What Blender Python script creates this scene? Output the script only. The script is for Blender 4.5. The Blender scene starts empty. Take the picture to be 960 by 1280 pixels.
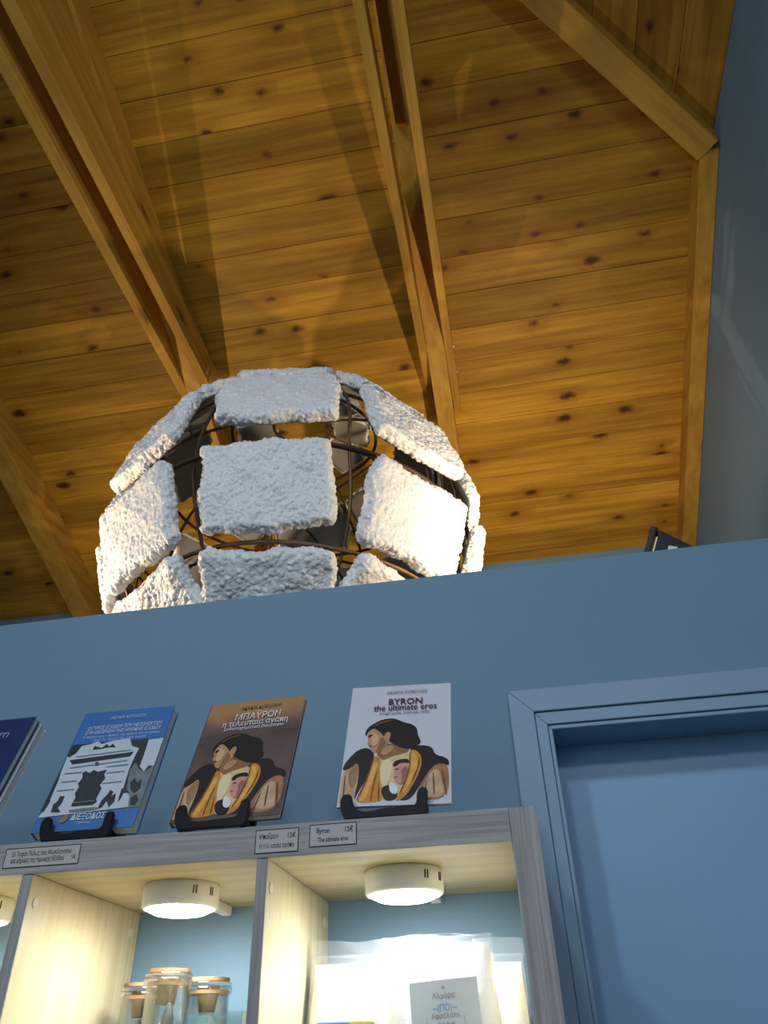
import bpy, bmesh, math, random
import numpy as np
from mathutils import Vector, Matrix

random.seed(7)
SC = bpy.context.scene
COL = SC.collection
EYE = 1.60                      # eye height above the floor; heights below are given relative to it
def Z(h): return EYE + h

# ------------------------------------------------------------------ camera
def set_camera():
    p, y, r = math.radians(36.13), math.radians(-9.17), math.radians(-1.77)
    fw = np.array([math.sin(y)*math.cos(p), math.cos(y)*math.cos(p), math.sin(p)])
    rt = np.array([math.cos(y), -math.sin(y), 0.0]); up = np.cross(rt, fw)
    c, s = math.cos(r), math.sin(r)
    R, U = c*rt + s*up, -s*rt + c*up
    cam = bpy.data.cameras.new('camera'); ob = bpy.data.objects.new('camera', cam); COL.objects.link(ob)
    cam.sensor_fit = 'VERTICAL'; cam.sensor_height = 36.0; cam.lens = 955/1280*36.0
    cam.clip_start = 0.02
    m = Matrix.Identity(4)
    for i in range(3):
        m[i][0], m[i][1], m[i][2] = R[i], U[i], -fw[i]
    m[2][3] = EYE
    ob.matrix_world = m
    SC.camera = ob
set_camera()

# ------------------------------------------------------------------ world, room light, exposure
SC.view_settings.view_transform = 'Standard'
SC.view_settings.look = 'None'
SC.view_settings.exposure = 0.0
SC.view_settings.gamma = 1.0
SC.view_settings.use_curve_mapping = False
try:
    SC.cycles.use_denoising = True
    SC.cycles.max_bounces = 8
    SC.cycles.transparent_max_bounces = 16
    SC.cycles.caustics_reflective = False
    SC.cycles.caustics_refractive = False
except Exception:
    pass

W = bpy.data.worlds.new('world'); SC.world = W; W.use_nodes = True
bg = W.node_tree.nodes['Background']
bg.inputs[0].default_value = (0.72, 0.86, 1.0, 1); bg.inputs[1].default_value = 1.3   # overcast daylight through the side left open behind the camera

def light(name, kind, loc, energy, color, size=0.1, target=None, **k):
    l = bpy.data.lights.new(name, kind); l.energy = energy; l.color = color
    if kind == 'AREA':
        l.shape = k.get('shape', 'DISK'); l.size = size
        if 'size_y' in k: l.size_y = k['size_y']
        if 'spread' in k: l.spread = k['spread']
    else:
        l.shadow_soft_size = size
    o = bpy.data.objects.new(name, l); COL.objects.link(o); o.location = loc
    if target is not None:
        o.rotation_euler = (Vector(target) - Vector(loc)).to_track_quat('-Z', 'Y').to_euler()
    return o
# two cool ceiling lamps behind and left of the camera, plus an added fill
light('unseen_room_light', 'AREA', (-1.25, -1.0, Z(2.15)), 20, (0.80, 0.90, 1.0), 0.26, (-0.2, 1.5, Z(0.2)))
light('unseen_room_light', 'AREA', (-0.45, -1.5, Z(2.35)), 18, (0.80, 0.90, 1.0), 0.26, (-0.2, 1.5, Z(0.2)))
light('unseen_room_light', 'AREA', (0.75, -1.7, Z(1.7)), 15, (0.80, 0.90, 1.0), 0.26, (-0.3, 1.5, Z(0.2)))  # fill added from the right to brighten the page edges of the books
FLOOD_R = (0.485, 2.07, 1.200); FLOOD_L = (-2.02, 2.07, 1.200)
FLOOD_COL = (1.0, 0.765, 0.51); FLOOD_W_R = 18; FLOOD_W_L = 18.5
PUCK_EMIT = 108.0

# ------------------------------------------------------------------ materials
def new_mat(name):
    m = bpy.data.materials.new(name); m.use_nodes = True
    nt = m.node_tree
    return m, nt, nt.nodes, nt.links, nt.nodes['Principled BSDF']

def plain(name, col, rough=0.5, spec=0.4, metal=0.0, noise=0.0, nscale=30, bump=0.0, bscale=200, coat=0.0, sss=0.0):
    m, nt, N, L, b = new_mat(name)
    b.inputs['Base Color'].default_value = (*col, 1)
    b.inputs['Roughness'].default_value = rough
    b.inputs['Specular IOR Level'].default_value = spec
    b.inputs['Metallic'].default_value = metal
    b.inputs['Coat Weight'].default_value = coat
    if sss:
        b.inputs['Subsurface Weight'].default_value = sss
        b.inputs['Subsurface Radius'].default_value = (0.01, 0.01, 0.01)
        b.inputs['Subsurface Scale'].default_value = 0.8
    tc = N.new('ShaderNodeTexCoord')
    if noise:
        n = N.new('ShaderNodeTexNoise'); n.inputs['Scale'].default_value = nscale; n.inputs['Detail'].default_value = 4
        L.new(tc.outputs['Object'], n.inputs['Vector'])
        mx = N.new('ShaderNodeMix'); mx.data_type = 'RGBA'
        mx.inputs[6].default_value = tuple(max(0, c*(1-noise)) for c in col) + (1,)
        mx.inputs[7].default_value = tuple(min(1, c*(1+noise)) for c in col) + (1,)
        L.new(n.outputs['Fac'], mx.inputs[0]); L.new(mx.outputs[2], b.inputs['Base Color'])
    if bump:
        n2 = N.new('ShaderNodeTexNoise'); n2.inputs['Scale'].default_value = bscale; n2.inputs['Detail'].default_value = 3
        L.new(tc.outputs['Object'], n2.inputs['Vector'])
        bp = N.new('ShaderNodeBump'); bp.inputs['Strength'].default_value = bump; bp.inputs['Distance'].default_value = 0.002
        L.new(n2.outputs['Fac'], bp.inputs['Height']); L.new(bp.outputs['Normal'], b.inputs['Normal'])
    return m

def wood(name, light_c, dark_c, knot_c=None, grain=(1.3, 30, 30), knot=(3.3, 6.0, 0.0), vary=0.36, rough=0.55, contrast=(0.32, 0.68)):
    """boards with the grain along local X, a tint of their own and round knots"""
    m, nt, N, L, b = new_mat(name)
    tc = N.new('ShaderNodeTexCoord'); oi = N.new('ShaderNodeObjectInfo')
    add = N.new('ShaderNodeVectorMath'); add.operation = 'ADD'
    sc = N.new('ShaderNodeVectorMath'); sc.operation = 'SCALE'; sc.inputs[0].default_value = (37.0, 11.0, 5.0)
    L.new(oi.outputs['Random'], sc.inputs['Scale'])
    L.new(tc.outputs['Object'], add.inputs[0]); L.new(sc.outputs[0], add.inputs[1])
    # knots
    kd = None
    if knot_c:
        mp = N.new('ShaderNodeMapping'); mp.inputs['Scale'].default_value = knot
        L.new(add.outputs[0], mp.inputs['Vector'])
        v = N.new('ShaderNodeTexVoronoi'); v.voronoi_dimensions = '2D' if knot[2] == 0 else '3D'; v.inputs['Scale'].default_value = 1.0
        kn = N.new('ShaderNodeTexNoise'); kn.inputs['Scale'].default_value = 26; kn.inputs['Detail'].default_value = 3
        L.new(add.outputs[0], kn.inputs['Vector'])
        ko = N.new('ShaderNodeVectorMath'); ko.operation = 'MULTIPLY_ADD'; ko.inputs[1].default_value = (0.16, 0.16, 0.0); L.new(kn.outputs['Color'], ko.inputs[0]); L.new(mp.outputs[0], ko.inputs[2])
        L.new(ko.outputs[0], v.inputs['Vector'])
        sep = N.new('ShaderNodeSeparateColor'); L.new(v.outputs['Color'], sep.inputs[0])
        gate = N.new('ShaderNodeMapRange'); gate.inputs[1].default_value = 0.46; gate.inputs[2].default_value = 0.50
        L.new(sep.outputs[0], gate.inputs[0])
        kd = N.new('ShaderNodeMapRange'); kd.inputs[1].default_value = 0.13; kd.inputs[2].default_value = 0.02
        kd.inputs[3].default_value = 0; kd.inputs[4].default_value = 1
        ks = N.new('ShaderNodeMath'); ks.operation = 'MULTIPLY_ADD'; ks.inputs[1].default_value = 0.09; ks.inputs[2].default_value = -0.045
        L.new(sep.outputs[1], ks.inputs[0])
        kw = N.new('ShaderNodeMath'); kw.operation = 'ADD'; L.new(ks.outputs[0], kw.inputs[0]); L.new(v.outputs['Distance'], kw.inputs[1])
        L.new(kw.outputs[0], kd.inputs[0])
        kmul = N.new('ShaderNodeMath'); kmul.operation = 'MULTIPLY'
        L.new(kd.outputs[0], kmul.inputs[0]); L.new(gate.outputs[0], kmul.inputs[1])
        halo = N.new('ShaderNodeMapRange'); halo.inputs[1].default_value = 0.42; halo.inputs[2].default_value = 0.06
        L.new(v.outputs['Distance'], halo.inputs[0])
        hmul = N.new('ShaderNodeMath'); hmul.operation = 'MULTIPLY'
        L.new(halo.outputs[0], hmul.inputs[0]); L.new(gate.outputs[0], hmul.inputs[1])
    # grain
    mg = N.new('ShaderNodeMapping'); mg.inputs['Scale'].default_value = grain
    L.new(add.outputs[0], mg.inputs['Vector'])
    n1 = N.new('ShaderNodeTexNoise'); n1.inputs['Scale'].default_value = 1.0; n1.inputs['Detail'].default_value = 5; n1.inputs['Roughness'].default_value = 0.6
    n1.inputs['Distortion'].default_value = 0.35
    L.new(mg.outputs[0], n1.inputs['Vector'])
    mr = N.new('ShaderNodeMapRange'); mr.inputs[1].default_value = contrast[0]; mr.inputs[2].default_value = contrast[1]
    L.new(n1.outputs['Fac'], mr.inputs[0])
    fac = mr.outputs[0]
    mix = N.new('ShaderNodeMix'); mix.data_type = 'RGBA'
    mix.inputs[6].default_value = (*dark_c, 1); mix.inputs[7].default_value = (*light_c, 1)
    L.new(fac, mix.inputs[0])
    # broad patches and the tint of each board
    mb = N.new('ShaderNodeMapping'); mb.inputs['Scale'].default_value = (grain[0]*0.55, grain[1]*0.2, grain[2]*0.2)
    L.new(add.outputs[0], mb.inputs['Vector'])
    n2 = N.new('ShaderNodeTexNoise'); n2.inputs['Scale'].default_value = 1.0; n2.inputs['Detail'].default_value = 2
    L.new(mb.outputs[0], n2.inputs['Vector'])
    v1 = N.new('ShaderNodeMapRange'); v1.inputs[1].default_value = 0.3; v1.inputs[2].default_value = 0.7
    v1.inputs[3].default_value = 1-vary*0.8; v1.inputs[4].default_value = 1+vary*0.5
    L.new(n2.outputs['Fac'], v1.inputs[0])
    v2 = N.new('ShaderNodeMapRange'); v2.inputs[3].default_value = 1-vary; v2.inputs[4].default_value = 1+vary*0.35
    L.new(oi.outputs['Random'], v2.inputs[0])
    vm = N.new('ShaderNodeMath'); vm.operation = 'MULTIPLY'; L.new(v1.outputs[0], vm.inputs[0]); L.new(v2.outputs[0], vm.inputs[1])
    hsv = N.new('ShaderNodeHueSaturation'); L.new(mix.outputs[2], hsv.inputs['Color']); L.new(vm.outputs[0], hsv.inputs['Value'])
    out = hsv.outputs[0]
    if knot_c:
        k1 = N.new('ShaderNodeMix'); k1.data_type = 'RGBA'; L.new(out, k1.inputs[6])
        k1.inputs[7].default_value = (dark_c[0]*0.72, dark_c[1]*0.60, dark_c[2]*0.5, 1)
        hh = N.new('ShaderNodeMath'); hh.operation = 'MULTIPLY'; hh.inputs[1].default_value = 0.55; L.new(hmul.outputs[0], hh.inputs[0])
        L.new(hh.outputs[0], k1.inputs[0])
        k2 = N.new('ShaderNodeMix'); k2.data_type = 'RGBA'; L.new(k1.outputs[2], k2.inputs[6]); k2.inputs[7].default_value = (*knot_c, 1)
        L.new(kmul.outputs[0], k2.inputs[0]); out = k2.outputs[2]
    L.new(out, b.inputs['Base Color'])
    b.inputs['Roughness'].default_value = rough
    b.inputs['Specular IOR Level'].default_value = 0.22
    bp = N.new('ShaderNodeBump'); bp.inputs['Strength'].default_value = 0.15; bp.inputs['Distance'].default_value = 0.001
    L.new(n1.outputs['Fac'], bp.inputs['Height']); L.new(bp.outputs['Normal'], b.inputs['Normal'])
    return m

def emit(name, col, strength):
    m = bpy.data.materials.new(name); m.use_nodes = True; N = m.node_tree.nodes; L = m.node_tree.links
    N.remove(N['Principled BSDF'])
    e = N.new('ShaderNodeEmission'); e.inputs[0].default_value = (*col, 1); e.inputs[1].default_value = strength
    L.new(e.outputs[0], N['Material Output'].inputs[0])
    return m

def thin_clear(name, tint, gloss_rough=0.03, body=0.0, body_col=(0.9, 0.95, 0.97)):
    """thin glass or film: see-through, with a fresnel sheen and, for film, a little milky body"""
    m = bpy.data.materials.new(name); m.use_nodes = True; N = m.node_tree.nodes; L = m.node_tree.links
    N.remove(N['Principled BSDF'])
    t = N.new('ShaderNodeBsdfTransparent'); t.inputs[0].default_value = (*tint, 1)
    g = N.new('ShaderNodeBsdfGlossy'); g.inputs['Roughness'].default_value = gloss_rough
    lw = N.new('ShaderNodeLayerWeight'); lw.inputs[0].default_value = 0.30
    mx = N.new('ShaderNodeMixShader'); L.new(lw.outputs['Facing'], mx.inputs[0]); L.new(t.outputs[0], mx.inputs[1]); L.new(g.outputs[0], mx.inputs[2])
    last = mx
    if body:
        d = N.new('ShaderNodeBsdfDiffuse'); d.inputs[0].default_value = (*body_col, 1)
        tl = N.new('ShaderNodeBsdfTranslucent'); tl.inputs[0].default_value = (*body_col, 1)
        a = N.new('ShaderNodeAddShader'); L.new(d.outputs[0], a.inputs[0]); L.new(tl.outputs[0], a.inputs[1])
        m2 = N.new('ShaderNodeMixShader'); m2.inputs[0].default_value = body
        L.new(mx.outputs[0], m2.inputs[1]); L.new(d.outputs[0], m2.inputs[2]); last = m2
    L.new(last.outputs[0], N['Material Output'].inputs[0])
    return m

PINE = wood('honey_pine', (0.68, 0.365, 0.036), (0.36, 0.155, 0.014), (0.075, 0.026, 0.008), contrast=(0.28, 0.66))
PINE_BEAM = wood('pine_beam', (0.62, 0.35, 0.060), (0.44, 0.22, 0.032), (0.10, 0.04, 0.012), grain=(1.5, 26, 26), knot=(2.0, 5.0, 5.0), vary=0.12)
OAK = wood('pale_oak_laminate', (0.62, 0.55, 0.355), (0.48, 0.405, 0.235), None, grain=(1.2, 42, 42), vary=0.08, rough=0.38)
OAK_EDGE = wood('grey_oak_edge', (0.41, 0.395, 0.38), (0.27, 0.262, 0.258), None, grain=(5, 170, 170), vary=0.08, rough=0.5, contrast=(0.36, 0.64))
PAINT = plain('blue_wall_paint', (0.160, 0.268, 0.368), 0.62, 0.3, noise=0.03, nscale=6, bump=0.08, bscale=160)
DOORP = plain('blue_door_paint', (0.225, 0.385, 0.580), 0.42, 0.4, noise=0.02, nscale=8)
TRIMP = plain('blue_trim_paint', (0.225, 0.330, 0.455), 0.45, 0.4, noise=0.03, nscale=10)
FLOORM = plain('stone_floor', (0.15, 0.14, 0.13), 0.5, 0.4, noise=0.15, nscale=5)
DECK = plain('roof_deck', (0.25, 0.15, 0.05), 0.8, 0.2, noise=0.1)
def salt_mat():
    m, nt, N, L, b = new_mat('salt_crust'); tc = N.new('ShaderNodeTexCoord')
    b.inputs['Roughness'].default_value = 0.38; b.inputs['Specular IOR Level'].default_value = 0.5
    b.inputs['Subsurface Weight'].default_value = 0.6; b.inputs['Subsurface Radius'].default_value = (0.01, 0.01, 0.01); b.inputs['Subsurface Scale'].default_value = 0.8
    n = N.new('ShaderNodeTexNoise'); n.inputs['Scale'].default_value = 16; n.inputs['Detail'].default_value = 3; L.new(tc.outputs['Object'], n.inputs['Vector'])
    mx = N.new('ShaderNodeMix'); mx.data_type = 'RGBA'; mx.inputs[6].default_value = (0.80, 0.80, 0.80, 1); mx.inputs[7].default_value = (0.90, 0.90, 0.89, 1)
    L.new(n.outputs['Fac'], mx.inputs[0]); L.new(mx.outputs[2], b.inputs['Base Color'])
    v = N.new('ShaderNodeTexVoronoi'); v.feature = 'SMOOTH_F1'; v.inputs['Scale'].default_value = 150; v.inputs['Smoothness'].default_value = 0.4
    L.new(tc.outputs['Object'], v.inputs['Vector'])
    bp = N.new('ShaderNodeBump'); bp.invert = True; bp.inputs['Strength'].default_value = 0.45; bp.inputs['Distance'].default_value = 0.004
    L.new(v.outputs['Distance'], bp.inputs['Height']); L.new(bp.outputs['Normal'], b.inputs['Normal'])
    return m
SALTBACK = plain('tile_backing', (0.30, 0.285, 0.255), 0.8, 0.2, noise=0.25, nscale=12)
SALT = salt_mat()
WIRE = plain('rusty_wire', (0.075, 0.045, 0.028), 0.6, 0.3, metal=0.3, noise=0.4, nscale=40)
WIREC = plain('bright_rusty_rod', (0.17, 0.095, 0.05), 0.5, 0.4, metal=0.3, noise=0.35, nscale=30)
BLACKP = plain('black_plastic', (0.005, 0.006, 0.009), 0.38, 0.22, noise=0.1)
BLACKM = plain('black_metal', (0.015, 0.016, 0.02), 0.45, 0.4, noise=0.1)
WHITEP = plain('white_lamp_plastic', (0.84, 0.86, 0.88), 0.4, 0.4, noise=0.01)
SLOT = plain('dark_slot', (0.03, 0.03, 0.035), 0.7, 0.2, noise=0.1)
PAGES = plain('book_pages', (0.86, 0.86, 0.84), 0.8, 0.2, noise=0.12, nscale=120)
CORK = plain('cork', (0.25, 0.15, 0.075), 0.85, 0.2, noise=0.3, nscale=90, bump=0.4, bscale=300)
SALTFILL = plain('loose_salt', (0.90, 0.90, 0.90), 0.7, 0.3, noise=0.04, nscale=90, bump=0.5, bscale=500)
GLASS = thin_clear('jar_glass', (0.93, 0.97, 0.98), 0.02)
FILM = thin_clear('bag_film', (0.96, 0.98, 1.0), 0.12, 0.09)
TAGM = plain('tag_card', (0.46, 0.44, 0.42), 0.6, 0.3, noise=0.03)
INK = plain('ink_black', (0.025, 0.027, 0.035), 0.6, 0.2, noise=0.05)
PUCKE = emit('puck_diffuser', (1.0, 0.985, 0.95), PUCK_EMIT)
FLOODE = emit('flood_glass', (1.0, 0.86, 0.66), 0.7)

# ------------------------------------------------------------------ mesh helpers
def link(name, me, mat, parent=None, loc=(0, 0, 0), rot=(0, 0, 0), smooth=False):
    if mat is not None and len(me.materials) == 0: me.materials.append(mat)
    if smooth:
        for p in me.polygons: p.use_smooth = True
    o = bpy.data.objects.new(name, me); COL.objects.link(o)
    o.location = loc; o.rotation_euler = rot
    if parent is not None: o.parent = parent
    return o
def pyd(name, v, f):
    me = bpy.data.meshes.new(name); me.from_pydata([tuple(map(float, p)) for p in v], [], f); me.update()
    return me
def bm_mesh(name, bm):
    me = bpy.data.meshes.new(name); bm.normal_update(); bm.to_mesh(me); bm.free(); return me
def box_bm(x0, x1, y0, y1, z0, z1, bev=0.0, seg=1, bm=None):
    b = bmesh.new()
    vs = [b.verts.new((x, y, z)) for z in (z0, z1) for y in (y0, y1) for x in (x0, x1)]
    for f in ((0, 2, 3, 1), (4, 5, 7, 6), (0, 1, 5, 4), (2, 6, 7, 3), (0, 4, 6, 2), (1, 3, 7, 5)):
        b.faces.new([vs[i] for i in f])
    if bev: bmesh.ops.bevel(b, geom=b.edges[:], offset=bev, segments=seg, affect='EDGES', profile=0.5)
    if bm is not None:
        me = bpy.data.meshes.new('t'); b.to_mesh(me); b.free(); bm.from_mesh(me); bpy.data.meshes.remove(me); return bm
    return b
def box(name, x0, x1, y0, y1, z0, z1, mat, parent=None, bev=0.0, seg=1, axis='x'):
    """a box whose object sits at its corner centre; axis = the world axis along which local X (the grain) runs"""
    c = Vector(((x0+x1)/2, (y0+y1)/2, (z0+z1)/2)); h = Vector(((x1-x0)/2, (y1-y0)/2, (z1-z0)/2))
    if axis == 'x': d, rot = (h.x, h.y, h.z), (0, 0, 0)
    elif axis == 'y': d, rot = (h.y, h.x, h.z), (0, 0, math.pi/2)
    else: d, rot = (h.z, h.y, h.x), (0, -math.pi/2, 0)
    me = bm_mesh(name, box_bm(-d[0], d[0], -d[1], d[1], -d[2], d[2], bev, seg))
    o = link(name, me, mat, None, c, rot)
    if parent is not None:
        o.parent = parent; o.matrix_parent_inverse = Matrix.Translation(-Vector(parent.location)) if parent.rotation_euler[:] == (0, 0, 0) else parent.matrix_basis.inverted()
    return o
def prism_yz(name, poly, x0, x1, mat, parent=None, bev=0.0):
    """polygon in world (y, z) extruded along x, grain along y"""
    b = bmesh.new()
    a = [b.verts.new((y, -x0, z)) for y, z in poly]; c = [b.verts.new((y, -x1, z)) for y, z in poly]
    b.faces.new(a); b.faces.new(c[::-1]); n = len(poly)
    for i in range(n): b.faces.new((a[i], c[i], c[(i+1) % n], a[(i+1) % n]))
    bmesh.ops.recalc_face_normals(b, faces=b.faces)
    if bev: bmesh.ops.bevel(b, geom=b.edges[:], offset=bev, segments=1, affect='EDGES')
    return link(name, bm_mesh(name, b), mat, parent, (0, 0, 0), (0, 0, math.pi/2))
def prism_xz(name, poly, y0, y1, mat, parent=None, bev=0.0, seg=1):
    b = bmesh.new()
    a = [b.verts.new((x, y0, z)) for x, z in poly]; c = [b.verts.new((x, y1, z)) for x, z in poly]
    b.faces.new(a); b.faces.new(c[::-1]); n = len(poly)
    for i in range(n): b.faces.new((a[i], c[i], c[(i+1) % n], a[(i+1) % n]))
    bmesh.ops.recalc_face_normals(b, faces=b.faces)
    if bev: bmesh.ops.bevel(b, geom=b.edges[:], offset=bev, segments=seg, affect='EDGES')
    return link(name, bm_mesh(name, b), mat, parent)
def tube_me(name, pts, r, seg=8, closed=False):
    pts = [Vector(p) for p in pts]; n = len(pts); v = []; f = []
    up = Vector((0, 0, 1))
    for i in range(n):
        if closed: t = pts[(i+1) % n] - pts[i-1]
        else: t = pts[min(i+1, n-1)] - pts[max(i-1, 0)]
        t.normalize()
        s = t.cross(up)
        if s.length < 1e-3: s = t.cross(Vector((0, 1, 0)))
        s.normalize(); u = s.cross(t)
        for k in range(seg):
            a = 2*math.pi*k/seg; v.append(pts[i] + r*(math.cos(a)*s + math.sin(a)*u))
    m = n if closed else n-1
    for i in range(m):
        j = (i+1) % n
        for k in range(seg):
            f.append((i*seg+k, i*seg+(k+1) % seg, j*seg+(k+1) % seg, j*seg+k))
    if not closed:
        f.append(tuple(range(seg))[::-1]); f.append(tuple((n-1)*seg+k for k in range(seg)))
    return pyd(name, v, f)
def lathe_me(name, prof, seg=32, caps=(True, True)):
    v = []; f = []
    for r, z in prof:
        for k in range(seg):
            a = 2*math.pi*k/seg; v.append((r*math.cos(a), r*math.sin(a), z))
    for i in range(len(prof)-1):
        for k in range(seg):
            f.append((i*seg+k, i*seg+(k+1) % seg, (i+1)*seg+(k+1) % seg, (i+1)*seg+k))
    if caps[0]: f.append(tuple(range(seg))[::-1])
    if caps[1]: f.append(tuple((len(prof)-1)*seg+k for k in range(seg)))
    return pyd(name, v, f)
def empty(name, loc=(0, 0, 0), rot=(0, 0, 0)):
    o = bpy.data.objects.new(name, None); COL.objects.link(o); o.location = loc; o.rotation_euler = rot
    o.empty_display_size = 0.05; return o
def tag(o, label, cat, group=None):
    o['label'] = label; o['category'] = cat
    if group: o['group'] = group
    return o
def struct(o, label=None):
    o['kind'] = 'structure'
    if label: o['label'] = label
    return o
def adopt(child, parent):
    """parent while keeping the world placement (parents here carry location and rotation only)"""
    m = Matrix.LocRotScale(child.location, child.rotation_euler.to_quaternion(), None)
    child.parent = parent; child.matrix_parent_inverse = Matrix.Identity(4)
    pm = Matrix.Identity(4); q = parent
    while q is not None:
        pm = Matrix.LocRotScale(q.location, q.rotation_euler.to_quaternion(), None) @ pm; q = q.parent
    child.matrix_basis = pm.inverted() @ m
    return child
def text_me(name, s, size, bold=0.0, align='CENTER', squeeze=1.0):
    cu = bpy.data.curves.new(name, 'FONT'); cu.body = s; cu.size = size; cu.align_x = align; cu.align_y = 'CENTER'
    cu.offset = bold; cu.resolution_u = 2; cu.fill_mode = 'FRONT'
    ob = bpy.data.objects.new(name, cu); COL.objects.link(ob)
    bpy.context.view_layer.update()
    dg = bpy.context.evaluated_depsgraph_get()
    me = bpy.data.meshes.new_from_object(ob.evaluated_get(dg))
    bpy.data.objects.remove(ob); bpy.data.curves.remove(cu)
    if squeeze != 1.0:
        for v in me.vertices: v.co.x *= squeeze
    me.materials.clear(); me.name = name
    return me

# ------------------------------------------------------------------ room shell
XL, XR = -4.3, 1.15             # left and right walls
YF, YB = 1.13, 1.505            # bookcase front, partition face
YFAR = 3.92                     # far wall
T1, C1 = 0.37475, 3.884         # back roof slope: z = C1 - T1*y
K2, C2 = 0.351, 3.558           # side roof slope: z = C2 - K2*x
def roof1(y): return C1 - T1*y
def hip_x(y): return (y - 0.87)/0.9365
TOP = 0.913                     # top of the partition

struct(box('floor', XL-0.2, XR+0.2, -4.6, YFAR+0.15, -0.1, 0.0, FLOORM), 'stone floor of the shop')
struct(box('floor_added_outside', -30, 30, -40, -4.6, -0.15, -0.02, FLOORM), 'unseen ground added outside the open side to block light from below')  # added out of view so the world does not light the ceiling from below
struct(box('wall_right', XR, XR+0.15, -4.6, YFAR+0.15, 0, Z(3.65), PAINT), 'tall blue side wall on the right')
struct(box('wall_left', XL-0.15, XL, -4.6, YFAR+0.15, 0, Z(4.1), PAINT), 'blue side wall on the left')
struct(box('wall_far', XL, XR, YFAR, YFAR+0.15, 0, Z(roof1(YFAR))+0.02, PAINT), 'dark blue far wall under the eave')
# partition with the door opening
DX0, DX1, DZ = 0.079, 0.935, 0.531
b = bmesh.new()
box_bm(XL, DX0-0.03, YB, YB+0.12, 0, Z(TOP), bm=b)
box_bm(DX1+0.03, XR, YB, YB+0.12, 0, Z(TOP), bm=b)
box_bm(DX0-0.03, DX1+0.03, YB, YB+0.12, Z(DZ+0.034), Z(TOP), bm=b)
struct(link('wall_partition', bm_mesh('wall_partition', b), PAINT), 'blue partition wall below the salt globe')
# door lining, architrave, leaf
tr = struct(empty('trim_1', (DX0, YB, 0)), 'painted frame around the blue door')
AX0, AX1 = 0.001, 0.049
def frame_piece(name, xin, xout, zin, zout, y0, y1, parent):
    r = DX0 + DX1                # mirror line of the opening
    for nm, poly in ((name+'_jamb', [(xout, 0), (xin, 0), (xin, Z(zin)), (xout, Z(zout))]),
                     (name+'_jamb', [(r-xout, 0), (r-xin, 0), (r-xin, Z(zin)), (r-xout, Z(zout))]),
                     (name+'_head', [(xout, Z(zout)), (xin, Z(zin)), (r-xin, Z(zin)), (r-xout, Z(zout))])):
        o = prism_xz(nm, poly, y0, y1, TRIMP, bev=0.0012); adopt(o, parent)
frame_piece('architrave', AX1-0.001, AX0, 0.566, 0.613, YB-0.018, YB+0.001, tr)
frame_piece('lining', 0.0705, 0.0485, 0.540, 0.5655, YB-0.012, YB+0.118, tr)
frame_piece('door_stop', DX0, 0.0709, DZ, 0.5396, YB-0.007, YB+0.118, tr)
dl = struct(box('door_1', DX0-0.004, DX1+0.004, YB+0.107, YB+0.150, 0.006, Z(DZ)+0.004, DOORP, bev=0.002), 'plain blue painted door')
hb = bmesh.new(); box_bm(DX1-0.075, DX1-0.035, YB+0.10, YB+0.1075, 0.95, 1.15, 0.002, bm=hb); box_bm(DX1-0.16, DX1-0.045, YB+0.055, YB+0.07, 1.05, 1.07, 0.004, bm=hb); box_bm(DX1-0.06, DX1-0.045, YB+0.06, YB+0.105, 1.052, 1.068, 0.003, bm=hb)
adopt(link('handle', bm_mesh('handle', hb), BLACKM), dl)

# ------------------------------------------------------------------ timber roof
SL = math.atan(T1)
b = bmesh.new()
def slab(bm, pts, th):
    n = len(pts); a = [bm.verts.new(p) for p in pts]; c = [bm.verts.new((p[0], p[1], p[2]+th)) for p in pts]
    bm.faces.new(a[::-1]); bm.faces.new(c)
    for i in range(n): bm.faces.new((a[i], a[(i+1) % n], c[(i+1) % n], c[i]))
U = 0.024
RY = 0.87 + 0.9365*(-1.0)      # the ridge starts where the hip reaches x = -1
slab(b, [(XL-.2, RY, Z(roof1(RY))+U), (-1.0, RY, Z(roof1(RY))+U), (XR+.2, 0.87+0.9365*(XR+.2), Z(C2-K2*(XR+.2))+U), (XR+.2, YFAR+.2, Z(roof1(YFAR+.2))+U), (XL-.2, YFAR+.2, Z(roof1(YFAR+.2))+U)], 0.06)
slab(b, [(-1.0, RY, Z(C2+K2)+U), (-1.0+4.9, -5.0, Z(C2+K2-K2*4.9)+U), (XR+.2, -5.0, Z(C2-K2*(XR+.2))+U), (XR+.2, 0.87+0.9365*(XR+.2), Z(C2-K2*(XR+.2))+U)][0:1] + [(XR+.2, RY-0.9365*(XR+1.2), Z(C2-K2*(XR+.2))+U), (XR+.2, 0.87+0.9365*(XR+.2), Z(C2-K2*(XR+.2))+U)], 0.06)
def roof3(y): return roof1(RY) + T1*(y-RY)
slab(b, [(XL-.2, -4.7, Z(roof3(-4.7))+U), (XR+.2, -4.7, Z(roof3(-4.7))+U), (XR+.2, RY-0.9365*(XR+1.2), Z(C2-K2*(XR+.2))+U), (-1.0, RY, Z(roof1(RY))+U), (XL-.2, RY, Z(roof1(RY))+U)], 0.06)
bmesh.ops.recalc_face_normals(b, faces=b.faces)
ceil = struct(link('ceiling', bm_mesh('ceiling', b), DECK), 'sloping pine plank ceiling')
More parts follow.
